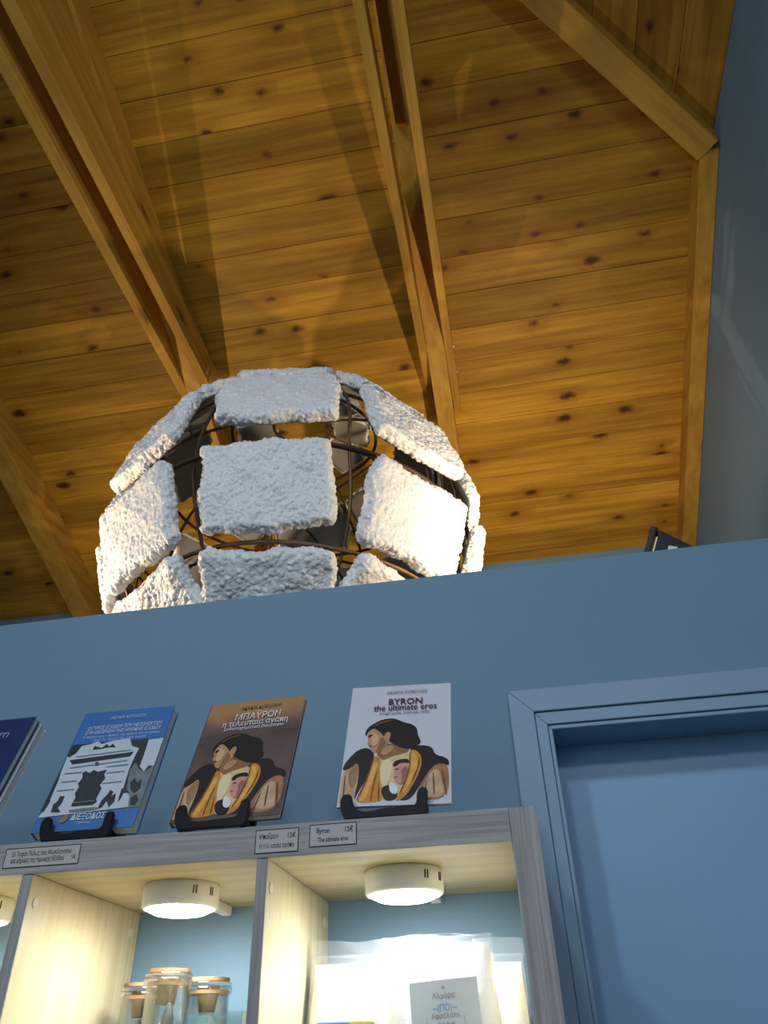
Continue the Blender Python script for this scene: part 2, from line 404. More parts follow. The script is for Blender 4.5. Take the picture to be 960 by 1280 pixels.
# planks of the back slope, each a board of its own running along x
PITCH = 0.163; TH = 0.02; GAP = 0.0006; CH = 0.0022
def plank(poly, origin, rot, parent):
    """poly: outline in local (x, y), clockwise or not; lower face at local z=0 with chamfered long edges"""
    ys = [p[1] for p in poly]; y0, y1 = min(ys), max(ys)
    inner = [(x, min(max(y, y0+CH), y1-CH)) for x, y in poly]
    b = bmesh.new(); n = len(poly)
    a = [b.verts.new((x, y, 0)) for x, y in inner]; m = [b.verts.new((x, y, CH)) for x, y in poly]; t = [b.verts.new((x, y, TH)) for x, y in poly]
    b.faces.new(a); b.faces.new(t)
    for u, w in ((a, m), (m, t)):
        for i in range(n): b.faces.new((u[i], u[(i+1) % n], w[(i+1) % n], w[i]))
    bmesh.ops.recalc_face_normals(b, faces=b.faces)
    return adopt(link('plank', bm_mesh('plank', b), PINE, None, origin, rot), parent)
k0 = int(math.floor((RY - 1.887)/PITCH)) + 1
yy = 1.887 + k0*PITCH
cs = math.cos(SL)
while yy < YFAR:
    y0, y1 = yy + GAP, min(yy + PITCH - GAP, YFAR)
    dz = random.uniform(-0.0012, 0.0012)
    r0, r1 = min(XR, hip_x(y0)), min(XR, hip_x(y1))
    L0 = XL
    w = (y1 - y0)/cs
    # local x = world x, local y down the slope
    poly = [(0, 0), (r0-L0, 0), (r1-L0, w), (0, w)]
    plank(poly, (L0, y0, Z(roof1(y0))+dz), (-SL, 0, 0), ceil)
    yy += PITCH
# planks of the side slope, running along y (only the strip next to the right wall can be seen)
SK = math.atan(K2); ck = math.cos(SK)
xx = XR
while xx > -0.6:
    x1, x0 = xx - GAP, xx - PITCH + GAP
    w = (x1 - x0)/ck
    ya = lambda x: 0.87 + 0.9365*x
    lo = lambda x: RY - 0.9365*(x+1.0)
    # local x = world y, local y = toward +x (down the slope)
    oy = -2.6
    poly = [(max(lo(x0), -2.4)-oy, 0), (ya(x0)-oy, 0), (ya(x1)-oy, w), (max(lo(x1), -2.4)-oy, w)]
    M = Matrix(((0, ck, 0), (1, 0, 0), (0, -math.sin(SK), 0))).to_3x3()
    lx, ly = Vector((0, 1, 0)), Vector((ck, 0, -math.sin(SK))); lz = lx.cross(ly)
    if lz.z < 0:                # keep the thickness pointing up
        M3 = Matrix((lx, -ly, -lz)).transposed(); poly = [(px, -py) for px, py in poly]
    else: M3 = Matrix((lx, ly, lz)).transposed()
    plank(poly, (x0, oy, Z(C2-K2*x0)), M3.to_euler(), ceil)
    xx -= PITCH

CHB, CHT = 2.775, 2.945         # bottom chord of the trusses
RD = 0.17                       # depth of the rafters under the planks
def truss(xl0, xl1, xr0, xr1, label, chord=True, slit=(0.05, 0.018)):
    t = tag(empty('roof_truss', ((xl1+xr0)/2, YFAR, Z(roof1(YFAR)-RD))), label, 'roof truss', 'timber roof trusses')
    e = 0.0005
    def P(nm, poly, x0, x1): adopt(prism_yz(nm, [(y, Z(z)) for y, z in poly], x0, x1, PINE_BEAM, bev=0.002), t)
    P('rafter', [(RY, roof1(RY)-e), (YFAR-e, roof1(YFAR)-e), (YFAR-e, roof1(YFAR)-RD), (RY, roof1(RY)-RD)], xl1+e, xr0-e)
    if chord:
        yt = lambda z: (C1 - e - z)/T1
        for a, c in ((xl0, xl1), (xr0, xr1)):
            P('chord', [(-2.2, CHB), (yt(CHB)-0.02, CHB), (yt(CHB), CHB+0.003), (yt(CHT), CHT), (-2.2, CHT)], a, c)
        rb = lambda y: roof1(y) - RD - e
        m = (xl1+xr0)/2
        P('web_board', [(-0.1, CHT+slit[0]), (1.50, CHT+slit[1]), (1.60, rb(1.60)), (-0.1, rb(-0.1))], m-0.02, m+0.02)
    return t
truss(-1.435, -1.388, -1.311, -1.265, 'double timber truss left of the salt globe top')
truss(-0.212, -0.174, -0.087, -0.048, 'double timber truss rising from behind the right of the salt globe')
lt = truss(-2.62, -2.57, -2.44, -2.39, 'thick sloping rafter at the left edge beside the partition top', chord=False)
lt.name = 'roof_rafter'; lt['category'] = 'beam'; del lt['group']
# hip beam and the rafter along the right wall
def oriented_beam(name, p0, p1, w, h, mat, up=(0, 0, 1), bev=0.003):
    p0, p1 = Vector(p0), Vector(p1); x = (p1-p0).normalized(); y = Vector(up).cross(x).normalized(); z = x.cross(y)
    L = (p1-p0).length
    me = bm_mesh(name, box_bm(0, L, -w/2, w/2, -h, 0, bev))
    return link(name, me, mat, None, p0, Matrix((x, y, z)).transposed().to_euler())
hx0, hx1 = 1.125, -0.9
hip = oriented_beam('hip_beam', (hx0, 0.87+0.9365*hx0, Z(C2-K2*hx0)+0.012), (hx1, 0.87+0.9365*hx1, Z(C2-K2*hx1)+0.012), 0.105, 0.14, PINE_BEAM)
tag(hip, 'diagonal pine hip beam in the upper right corner', 'beam')
wr = prism_yz('wall_rafter', [(y, Z(z)) for y, z in [(1.90, roof1(1.90)-.001), (YFAR-.001, roof1(YFAR-.001)-.001), (YFAR-.001, roof1(YFAR)-0.12), (1.90, roof1(1.90)-0.12)]], XR-0.078, XR-0.0015, PINE_BEAM, bev=0.002)
tag(wr, 'narrow pine rafter running down along the right wall', 'beam')
# truss bolts
for (bx, by, bz) in ((-0.048, 2.55, CHB+.05), (-0.048, 2.72, CHB+.05)):
    o = link('bolt', lathe_me('bolt', [(0.010, 0), (0.010, 0.006), (0.006, 0.009)], 8), plain('zinc', (0.6, 0.62, 0.62), 0.35, 0.5, 0.8, noise=0.05), None, (bx, by, Z(bz)), (0, math.pi/2, 0))
    adopt(o, [q for q in COL.objects if q.name == 'roof_truss.001'][0])

# ------------------------------------------------------------------ salt globe
GC = Vector((-0.760, 2.487, Z(1.688))); GR = 0.715; LON0 = math.radians(8.4)
def salt_tile_mesh(name, hw, hh, seed, th=0.058):
    rng = np.random.default_rng(seed)
    sp = 0.0036
    nx, ny, nz = int(2*hw/sp), int(2*hh/sp), max(4, int(th/sp))
    H = np.array([hw, hh, th/2]); idx = {}; V = []; F = []
    def vid(i, j, k):
        key = (i, j, k)
        if key not in idx:
            idx[key] = len(V); V.append((-hw+2*hw*i/nx, -hh+2*hh*j/ny, -th/2+th*k/nz))
        return idx[key]
    for i in range(nx):
        for j in range(ny):
            F.append((vid(i, j, nz), vid(i+1, j, nz), vid(i+1, j+1, nz), vid(i, j+1, nz)))
    st = 3                       # the plain back is coarser
    for i in range(nx):
        for k in range(nz):
            F.append((vid(i, 0, k), vid(i+1, 0, k), vid(i+1, 0, k+1), vid(i, 0, k+1)))
            F.append((vid(i, ny, k), vid(i, ny, k+1), vid(i+1, ny, k+1), vid(i+1, ny, k)))
    for j in range(ny):
        for k in range(nz):
            F.append((vid(0, j, k), vid(0, j, k+1), vid(0, j+1, k+1), vid(0, j+1, k)))
            F.append((vid(nx, j, k), vid(nx, j+1, k), vid(nx, j+1, k+1), vid(nx, j, k+1)))
    for i in range(nx):
        for j in range(ny):
            F.append((vid(i, j, 0), vid(i, j+1, 0), vid(i+1, j+1, 0), vid(i+1, j, 0)))
    P = np.array(V)
    r = 0.026
    inner = np.clip(P, -(H-r), H-r); d = P - inner; L = np.linalg.norm(d, axis=1, keepdims=True)
    n = d/np.maximum(L, 1e-9); P = inner + n*r
    # a slightly irregular outline and a cushion-like front
    ph = rng.uniform(0, 6.28, 8)
    wob = 0.007*np.sin(P[:, 0]*21+ph[0]) + 0.006*np.sin(P[:, 1]*29+ph[1]) + 0.004*np.sin(P[:, 0]*55+P[:, 1]*40+ph[2])
    lat = np.linalg.norm(n[:, :2], axis=1)
    P[:, :2] += n[:, :2]*(wob*1.0)[:, None]
    front = np.clip(n[:, 2], 0, 1)
    P[:, 2] += front*0.004*np.sin(P[:, 0]*33+ph[3])*np.sin(P[:, 1]*37+ph[4])
    # crystals
    amp = np.where(n[:, 2] < -0.6, 0.002, 1.0)*0.8
    area = 4*hw*hh + 4*(hw+hh)*th
    ns = int(area/0.00007)
    sites = P[rng.integers(0, len(P), ns)] + rng.normal(0, 0.003, (ns, 3))
    rad = rng.uniform(0.0045, 0.0095, ns); hgt = rng.uniform(0.35, 1.0, ns)
    bump = np.zeros(len(P))
    # grid hash search over the sites
    for s in range(ns):
        q = np.abs(P[:, 0]-sites[s, 0]) < rad[s]
        ii = np.nonzero(q)[0]
        dd = ((P[ii]-sites[s])**2).sum(1)/(rad[s]**2)
        ok = dd < 1
        ii, dd = ii[ok], dd[ok]
        bump[ii] = np.maximum(bump[ii], hgt[s]*np.sqrt(1-dd)*rad[s])
    edge = 1 + 0.45*np.clip(lat, 0, 1)
    P += n*(bump*amp*edge*0.95)[:, None]
    me = pyd(name, P, F)
    me.materials.append(SALT); me.materials.append(SALTBACK)
    nb = nx*ny
    for q, p in enumerate(me.polygons):
        p.use_smooth = True
        if q >= len(F)-nb: p.material_index = 1
    return me
globe = tag(empty('salt_globe', (GC.x, GC.y, 0)), 'large wire globe covered with white salt crusted tiles behind the partition', 'sculpture')
rows = [(72.0, 0.080, 0.090), (44.0, 0.176, 0.122), (16.2, 0.209, 0.141), (-16.1, 0.211, 0.151), (-43.6, 0.205, 0.138), (-68.0, 0.092, 0.092)]
for ri, (latd, hw, hh) in enumerate(rows):
    meshes = [salt_tile_mesh('salt_tile', hw, hh, 10*ri+q) for q in range(3 if ri in (2, 3, 4) else 1)]
    for k in range(8):
        lon = LON0 + k*math.pi/4 + random.uniform(-0.02, 0.02); la = math.radians(latd + random.uniform(-1, 1))
        n = Vector((math.sin(lon)*math.cos(la), -math.cos(lon)*math.cos(la), math.sin(la)))
        e = Vector((math.cos(lon), math.sin(lon), 0)); u = n.cross(e)
        if u.z < 0: u = -u
        M = Matrix((e, u, n)).transposed()
        roll = Matrix.Rotation(random.uniform(-0.04, 0.04), 3, 'Z')
        o = link('salt_tile', meshes[(k+ri) % len(meshes)], SALT, None, GC + n*(GR-0.018), (M @ roll).to_euler())
        adopt(o, globe)
FR = GR - 0.055
for k in range(8):
    lon = LON0 + (k+0.5)*math.pi/4
    pts = []
    for i in range(25):
        la = math.radians(-80 + 160*i/24); rr = FR + 0.02
        wob = 0.012*math.sin(i*0.9+k)
        pts.append(GC + Vector((math.sin(lon+wob)*math.cos(la), -math.cos(lon+wob)*math.cos(la), math.sin(la)))*rr)
    adopt(link('rib', tube_me('rib', pts, 0.0065), WIRE if k % 2 else WIREC, smooth=True), globe)
for i, (latd, r, dr) in enumerate(((-1.5, 0.0085, 0.03), (0.5, 0.005, 0.0), (-30.5, 0.0075, 0.032), (-33, 0.0045, 0.0), (31, 0.007, 0.02), (-57, 0.007, 0.03), (62, 0.007, 0.02), (-79.5, 0.008, 0.02), (79.5, 0.008, 0.02))):
    pts = []
    for q in range(64):
        a = 2*math.pi*q/64; la = math.radians(latd + 0.8*math.sin(3*a+i))
        pts.append(GC + Vector((math.sin(a)*math.cos(la), -math.cos(a)*math.cos(la), math.sin(la)))*(FR+dr))
    adopt(link('ring', tube_me('ring', pts, r, closed=True), WIREC if i == 2 else WIRE, smooth=True), globe)
for k in range(0, 8):            # thin tie wires crossing the gaps
    lon = LON0 + (k+0.5)*math.pi/4
    for (l0, a0, l1, a1) in (((-0.2, 20, 0.16, -14),) if k % 2 else ((0.22, 4, -0.2, -20), (-0.2, -26, 0.2, -44))):
        pts = []
        for q in range(9):
            s = q/8; lo = lon + l0 + (l1-l0)*s; la = math.radians(a0+(a1-a0)*s)
            rr = FR - 0.015 - 0.05*math.sin(math.pi*s) + 0.01*math.sin(5*s+k)
            pts.append(GC + Vector((math.sin(lo)*math.cos(la), -math.cos(lo)*math.cos(la), math.sin(la)))*rr)
        adopt(link('tie_wire', tube_me('tie_wire', pts, 0.003, 6), WIRE, smooth=True), globe)
zb = GC.z - FR*math.sin(math.radians(79.5)) - 0.012
adopt(link('post', lathe_me('post', [(0.26, 0.0), (0.26, 0.03), (0.05, 0.06), (0.04, 0.10), (0.04, zb-0.02), (0.13, zb-0.006), (0.13, zb)], 24), BLACKM, None, (GC.x, GC.y, 0)), globe)

# ------------------------------------------------------------------ floodlights on stands behind the partition
def flood(loc, aim, beam, power, label):
    loc = Vector((loc[0], loc[1], Z(loc[2]))); aim = Vector(aim).normalized()
    t = tag(empty('flood_lamp', (loc.x, loc.y, 0)), label, 'floodlight', 'floodlights behind the partition')
    x = aim; y = Vector((0, 0, 1)).cross(x).normalized(); z = x.cross(y); M = Matrix((x, y, z)).transposed(); rot = M.to_euler()
    # housing: a shallow box tapering to the back, with a raised front bezel
    b = bmesh.new(); prof = [(-0.125, 0.05, 0.040), (-0.105, 0.066, 0.052), (-0.014, 0.097, 0.074), (-0.010, 0.097, 0.074)]
    rings = []
    for px, hy, hz in prof: rings.append([b.verts.new((px, sy*hy, sz*hz)) for sy, sz in ((-1, -1), (1, -1), (1, 1), (-1, 1))])
    b.faces.new(rings[0]); b.faces.new(rings[-1][::-1])
    for r0, r1 in zip(rings, rings[1:]):
        for i in range(4): b.faces.new((r0[i], r1[i], r1[(i+1) % 4], r0[(i+1) % 4]))
    bmesh.ops.recalc_face_normals(b, faces=b.faces); bmesh.ops.bevel(b, geom=b.edges[:], offset=0.003, segments=1, affect='EDGES')
    adopt(link('housing', bm_mesh('housing', b), BLACKM, None, loc, rot), t)
    b = bmesh.new()
    for a in ((-0.105, -0.082, -0.08, 0.08), (0.082, 0.105, -0.08, 0.08), (-0.082, 0.082, -0.08, -0.058), (-0.082, 0.082, 0.058, 0.08)):
        box_bm(-0.004, 0.014, a[0], a[1], a[2], a[3], 0.002, bm=b)
    adopt(link('bezel', bm_mesh('bezel', b), BLACKM, None, loc, rot), t)
    g = adopt(link('glass', bm_mesh('glass', box_bm(-0.0098, -0.0042, -0.082, 0.082, -0.058, 0.058)), FLOODE, None, loc, rot), t)
    b = bmesh.new()
    for s in (-1, 1): box_bm(-0.075, -0.050, s*0.105-0.003, s*0.105+0.003, -0.12, 0.02, bm=b)
    box_bm(-0.075, -0.050, -0.108, 0.108, -0.126, -0.12, bm=b)
    adopt(link('bracket', bm_mesh('bracket', b), plain('bracket_steel', (0.45, 0.43, 0.38), 0.4, 0.5, 0.6, noise=0.05), None, loc, rot), t)
    foot = loc + M @ Vector((-0.0625, 0, -0.126))
    adopt(link('pole', tube_me('pole', [(foot.x, foot.y, 0.02), (foot.x, foot.y, foot.z)], 0.012), BLACKM), t)
    adopt(link('base', lathe_me('base', [(0.2, 0), (0.2, 0.012), (0.03, 0.03)], 24), BLACKM, None, (foot.x, foot.y, 0)), t)
    bm_ = Vector(beam).normalized()
    l = light('flood_beam', 'AREA', loc + aim*0.03, power, FLOOD_COL, 0.05, loc + aim*0.03 + bm_, spread=math.radians(165))
    return t
flood(FLOOD_R, (-0.86, 0.22, 0.42), (-0.48, 0.70, 0.55), FLOOD_W_R, 'black floodlight peeking over the partition at the right')
flood(FLOOD_L, (0.86, 0.30, 0.36), (0.82, 0.50, 0.32), FLOOD_W_L, 'black floodlight standing left of the salt globe')

# ------------------------------------------------------------------ bookcase
BT, BU = 0.294, 0.250           # top and underside of the top board
case = tag(empty('bookcase', (-0.73, (YF+YB)/2, 0)), 'pale oak open bookcase with lamps against the blue wall', 'bookcase')
def part(name, *a, **k): return adopt(box(name, *a, **k), case)
def board_front(name, x0, x1, z0, z1, axis, parent):
    return adopt(box(name, x0, x1, YF-0.0012, YF, z0, z1, OAK_EDGE, axis=axis, bev=0.0004), parent)
CX0 = -1.497
tp = part('top_panel', CX0+0.038, -0.0185, YF, YB-0.002, Z(BU), Z(BT), OAK, axis='x', bev=0.0008)
board_front('edge_strip', CX0+0.038, -0.0185, Z(BU), Z(BT), 'x', tp)
for x0, x1 in ((-0.018, 0.020), (CX0, CX0+0.0375)):
    s = part('side_panel', x0, x1, YF, YB-0.002, 0.0, Z(BT), OAK, axis='z', bev=0.0008)
    board_front('edge_strip', x0, x1, 0.0, Z(BT), 'z', s)
CAP = lathe_me('screw_cap', [(0.0075, 0), (0.0075, 0.0015), (0.005, 0.0022)], 14)
CAPM = plain('screw_cap_plastic', (0.60, 0.55, 0.42), 0.5, 0.3, noise=0.03)
for x0, x1 in ((-0.383, -0.367), (-0.748, -0.731), (-1.113, -1.097)):
    d = part('divider', x0, x1, YF+0.002, YB-0.002, 0.08, Z(BU)-0.0005, OAK, axis='z', bev=0.0006)
    adopt(box('edge_strip', x0, x1, YF+0.0008, YF+0.002, 0.08, Z(BU)-0.0005, OAK_EDGE, axis='z', bev=0.0003), d)
    for y in (YF+0.022, YB-0.03):
        adopt(link('screw_cap', CAP, CAPM, None, (x1, y, Z(0.214)), (0, math.pi/2, 0)), d)
xs = [CX0+0.0375, -1.113, -1.097, -0.748, -0.731, -0.383, -0.367, -0.018]
SHELF = -0.072
for zz in (SHELF, -0.43, -0.79, -1.15, -1.52):
    for q in range(4):
        s = part('shelf', xs[2*q]+0.0006, xs[2*q+1]-0.0006, YF+0.004, YB-0.003, Z(zz)-0.018, Z(zz), OAK, axis='x', bev=0.0006)
# small round LED lamps under the top board
def puck(x, y, label):
    t = tag(empty('puck_lamp', (x, y, Z(BU))), label, 'lamp', 'round lamps in the bookcase')
    h = 0.035
    link('housing', lathe_me('housing', [(0.050, -h+0.003), (0.0505, -h), (0.058, -h), (0.0605, -h+0.003), (0.0605, -0.0035), (0.059, -0.002), (0.059, 0.0)], 48), WHITEP, t, smooth=False)
    t.children[0].data.polygons.foreach_set('use_smooth', [True]*len(t.children[0].data.polygons))
    link('diffuser', lathe_me('diffuser', [(0.0, -h-0.0085), (0.024, -h-0.0080), (0.040, -h-0.0062), (0.0475, -h-0.0030), (0.0498, -h+0.0015)], 48, (False, False)), PUCKE, t, smooth=True)
    for a in (-50, -45.5, -20, -15.5):
        a = math.radians(a)
        bb = bm_mesh('vent_slot', box_bm(-0.0006, 0.0008, -0.0009, 0.0009, -0.006, 0.006))
        link('vent_slot', bb, SLOT, t, (0.0605*math.cos(a), 0.0605*math.sin(a), -0.014), (0, 0, a))
    return t
for x, y, lb in ((-0.193, 1.280, 'lit round white lamp above the salt bags'), (-0.558, 1.284, 'lit round white lamp above the cork jars'), (-0.924, 1.284, 'round white lamp cut off at the left edge')):
    puck(x, y, lb)
for x, lb in ((-0.553, 'white cable duct behind the lamp over the jars'), (-0.168, 'white cable duct behind the lamp over the salt bags')):
    b = bmesh.new(); box_bm(-0.009, 0.009, -0.055, 0.045, -0.016, -0.0005, 0.0015, bm=b); box_bm(-0.0075, 0.0075, -0.0551, -0.0548, -0.014, -0.002, bm=b)
    tag(link('cable_duct', bm_mesh('cable_duct', b), WHITEP, None, (x, 1.44, Z(BU)), (0, 0, 0)), lb, 'cable duct', 'cable ducts')

# ------------------------------------------------------------------ printed covers
def homog(src):
    """homography from four picture corners (tl, tr, br, bl) to the unit square, v up"""
    dst = [(0, 1), (1, 1), (1, 0), (0, 0)]; A = []; B = []
    for (x, y), (u, v) in zip(src, dst):
        A += [[x, y, 1, 0, 0, 0, -u*x, -u*y], [0, 0, 0, x, y, 1, -v*x, -v*y]]; B += [u, v]
    h = np.append(np.linalg.solve(np.array(A, float), np.array(B, float)), 1).reshape(3, 3)
    def f(p):
        q = h @ np.array([p[0], p[1], 1.0]); return q[0]/q[2], q[1]/q[2]
    return f
def smooth_poly(pts, it=2):
    for _ in range(it):
        o = []
        for i in range(len(pts)):
            a, c = pts[i], pts[(i+1) % len(pts)]
            o += [(0.75*a[0]+0.25*c[0], 0.75*a[1]+0.25*c[1]), (0.25*a[0]+0.75*c[0], 0.25*a[1]+0.75*c[1])]
        pts = o
    return pts
def pm(name, c, noise=0.12, ns=60): return plain('print_'+name, c, 0.35, 0.4, noise=noise, nscale=ns)
SKIN, SKIN2 = pm('skin', (0.50, 0.27, 0.13), 0.3), pm('skin_shade', (0.28, 0.13, 0.06), 0.4)
HAIR = pm('hair', (0.022, 0.018, 0.018), 0.4); GOLD = pm('gold', (0.62, 0.24, 0.04), 0.45, 80); GOLD2 = pm('pale_gold', (0.80, 0.40, 0.09), 0.3, 80)
CREAM = pm('cream', (0.72, 0.50, 0.26), 0.25); SLEEVE = pm('sleeve', (0.36, 0.18, 0.09), 0.5, 60); SLEEVEL = pm('sleeve_light', (0.55, 0.36, 0.22), 0.45, 60)
PINK = pm('pink', (0.62, 0.30, 0.25), 0.15); WHITE = pm('white', (0.75, 0.75, 0.78), 0.05); BROWN = pm('brown', (0.10, 0.035, 0.03), 0.3)
LIL = plain('cover_pale', (0.60, 0.60, 0.66), 0.32, 0.5, noise=0.05, nscale=20)
def mottled():
    m, nt, N, L, b = new_mat('cover_mottled'); tc = N.new('ShaderNodeTexCoord')
    n = N.new('ShaderNodeTexNoise'); n.inputs['Scale'].default_value = 14; n.inputs['Detail'].default_value = 5; L.new(tc.outputs['Object'], n.inputs['Vector'])
    sp = N.new('ShaderNodeSeparateXYZ'); L.new(tc.outputs['Object'], sp.inputs[0])
    mr = N.new('ShaderNodeMapRange'); mr.inputs[1].default_value = 0.17; mr.inputs[2].default_value = 0.25; L.new(sp.outputs[1], mr.inputs[0])
    ad = N.new('ShaderNodeMath'); ad.operation = 'MULTIPLY_ADD'; ad.inputs[1].default_value = 0.7; L.new(n.outputs['Fac'], ad.inputs[0]); L.new(mr.outputs[0], ad.inputs[2])
    r = N.new('ShaderNodeValToRGB'); r.color_ramp.elements[0].position = 0.25; r.color_ramp.elements[0].color = (0.085, 0.06, 0.06, 1)
    r.color_ramp.elements[1].position = 1.1; r.color_ramp.elements[1].color = (0.42, 0.22, 0.10, 1)
    e = r.color_ramp.elements.new(0.62); e.color = (0.19, 0.11, 0.095, 1)
    L.new(ad.outputs[0], r.inputs[0]); L.new(r.outputs[0], b.inputs['Base Color']); b.inputs['Roughness'].default_value = 0.33
    return m
MOT = mottled()
BLUEC = plain('cover_blue', (0.045, 0.155, 0.40), 0.32, 0.5, noise=0.06, nscale=20)
NAVY = plain('cover_navy', (0.018, 0.035, 0.115), 0.3, 0.5, noise=0.15, nscale=20)
PHW, PHD, PHM = pm('photo_white', (0.52, 0.57, 0.63), 0.12, 40), pm('photo_dark', (0.030, 0.038, 0.042), 0.4), pm('photo_mid', (0.16, 0.19, 0.20), 0.6, 60)
RED = pm('red', (0.30, 0.06, 0.05), 0.3); GREYC = plain('cover_grey', (0.42, 0.45, 0.46), 0.5, 0.3, noise=0.05)

BY = homog([(207, 30), (795, 40), (795, 735), (100, 780)])
STROKE = pm('stroke_brown', (0.14, 0.06, 0.025), 0.5, 80); GLOW = pm('skin_light', (0.66, 0.40, 0.22), 0.15); PINK2 = pm('pink_shade', (0.36, 0.13, 0.12), 0.2); WHT = pm('chest_light', (0.80, 0.66, 0.42), 0.15)
FIG = [  # drawn from the cover, back to front
 ('printed_sleeve', SLEEVEL, [(135, 560), (180, 540), (240, 490), (245, 600), (215, 745), (112, 752), (105, 768), (118, 690)]),
 ('printed_sleeve', SLEEVE, [(168, 560), (240, 490), (235, 600), (205, 670), (180, 650)]),
 ('printed_sleeve', SLEEVE, [(740, 500), (783, 520), (780, 712), (600, 722), (590, 690), (640, 590), (690, 520)]),
 ('printed_sleeve', SLEEVEL, [(640, 620), (690, 540), (730, 540), (745, 620), (760, 700), (630, 705)]),
 ('printed_cloak', HAIR, [(130, 552), (150, 505), (200, 450), (240, 420), (300, 404), (345, 450), (330, 520), (290, 600), (240, 680), (205, 745), (240, 600), (240, 490), (180, 542)]),
 ('printed_cloak', HAIR, [(560, 400), (640, 398), (690, 412), (702, 455), (760, 470), (784, 492), (782, 524), (740, 502), (690, 522), (640, 592), (590, 682), (550, 725), (480, 730), (520, 640), (560, 500)]),
 ('printed_shirt', CREAM, [(350, 450), (420, 470), (560, 430), (570, 520), (540, 620), (470, 725), (390, 735), (330, 640)]),
 ('printed_skin', SKIN2, [(350, 440), (430, 375), (500, 405), (565, 425), (520, 450), (440, 465), (400, 490), (370, 470)]),
 ('printed_gold', GOLD, [(340, 452), (385, 482), (370, 560), (388, 660), (402, 732), (300, 747), (212, 747), (262, 670), (305, 585), (322, 520)]),
 ('printed_gold', GOLD2, [(335, 500), (365, 490), (345, 580), (300, 690), (270, 735), (235, 742), (290, 640), (320, 560)]),
 ('printed_gold', GOLD, [(556, 424), (602, 430), (628, 470), (626, 525), (592, 605), (540, 692), (500, 727), (462, 728), (500, 680), (540, 600), (562, 520)]),
 ('printed_gold', GOLD2, [(565, 440), (590, 445), (605, 490), (590, 560), (550, 640), (505, 700), (545, 610), (568, 530)]),
 ('printed_face', SKIN, [(335, 286), (303, 318), (296, 345), (306, 366), (292, 388), (312, 400), (318, 425), (340, 447), (380, 425), (425, 390), (452, 345), (440, 312), (410, 318), (400, 348), (380, 318)]),
 ('printed_face', SKIN2, [(380, 345), (405, 352), (420, 390), (370, 428), (345, 442), (365, 410)]),
 ('printed_face', HAIR, [(300, 338), (325, 330), (328, 340), (306, 350)]),
 ('printed_hair', HAIR, [(281, 328), (296, 288), (345, 258), (400, 236), (470, 234), (522, 262), (570, 272), (602, 298), (605, 340), (628, 385), (600, 398), (560, 425), (500, 412), (450, 384), (430, 372), (446, 340), (440, 314), (412, 318), (402, 348), (388, 326), (358, 298), (330, 288), (302, 312), (290, 338)]),
 ('printed_chest', WHT, [(385, 500), (430, 478), (455, 500), (445, 580), (420, 640), (390, 650), (376, 590)]),
 ('printed_neck', SKIN, [(372, 440), (430, 392), (470, 408), (440, 440), (400, 462)]),
 ('printed_stroke', STROKE, [(330, 480), (340, 470), (300, 600), (230, 735), (222, 735), (290, 600)]),
 ('printed_stroke', STROKE, [(352, 560), (358, 560), (330, 680), (322, 738), (314, 738), (324, 680)]),
 ('printed_stroke', STROKE, [(366, 620), (371, 620), (372, 735), (362, 735)]),
 ('printed_stroke', STROKE, [(556, 440), (561, 440), (560, 520), (540, 600), (498, 690), (492, 688), (535, 598), (555, 520)]),
 ('printed_stroke', STROKE, [(612, 470), (617, 472), (612, 530), (570, 620), (566, 615), (606, 528)]),
 ('printed_stroke', STROKE, [(690, 560), (696, 558), (702, 690), (694, 690)]),
 ('printed_stroke', STROKE, [(740, 540), (746, 540), (772, 690), (764, 692)]),
 ('printed_stroke', STROKE, [(655, 610), (660, 608), (640, 700), (632, 700)]),
 ('printed_stroke', STROKE, [(150, 580), (156, 578), (140, 740), (132, 742)]),
 ('printed_cheek', GLOW, [(318, 325), (345, 318), (372, 345), (365, 385), (335, 410), (318, 395), (326, 365)]),
 ('printed_ear', SKIN, [(412, 322), (438, 316), (446, 338), (430, 368), (416, 360)]),
 ('printed_eye', HAIR, [(304, 336), (332, 328), (334, 338), (308, 346)]),
 ('printed_mouth', STROKE, [(306, 398), (328, 396), (324, 406), (312, 408)]),
 ('printed_hair', STROKE, [(330, 280), (400, 246), (470, 246), (440, 256), (380, 268), (345, 288)]),
 ('printed_coat', HAIR, [(378, 660), (432, 636), (450, 660), (490, 690), (465, 728), (400, 733)]),
 ('printed_face', PINK, [(465, 528), (500, 505), (548, 503), (545, 560), (530, 620), (500, 638), (470, 612), (456, 592), (464, 568)]),
 ('printed_hair', HAIR, [(453, 522), (468, 495), (520, 481), (556, 486), (552, 508), (500, 507), (474, 532)]),
 ('printed_brow', HAIR, [(462, 548), (482, 540), (500, 544), (482, 550)]),
 ('printed_cheek', PINK2, [(505, 545), (545, 520), (542, 575), (528, 618), (502, 634), (512, 590)]),
 ('printed_mouth', PINK2, [(462, 590), (486, 588), (484, 598), (466, 600)]),
 ('printed_collar', WHITE, [(430, 640), (450, 618), (492, 660), (480, 696), (440, 690)]),
]
GT = homog([(358, 118), (865, 50), (632, 768), (35, 782)])
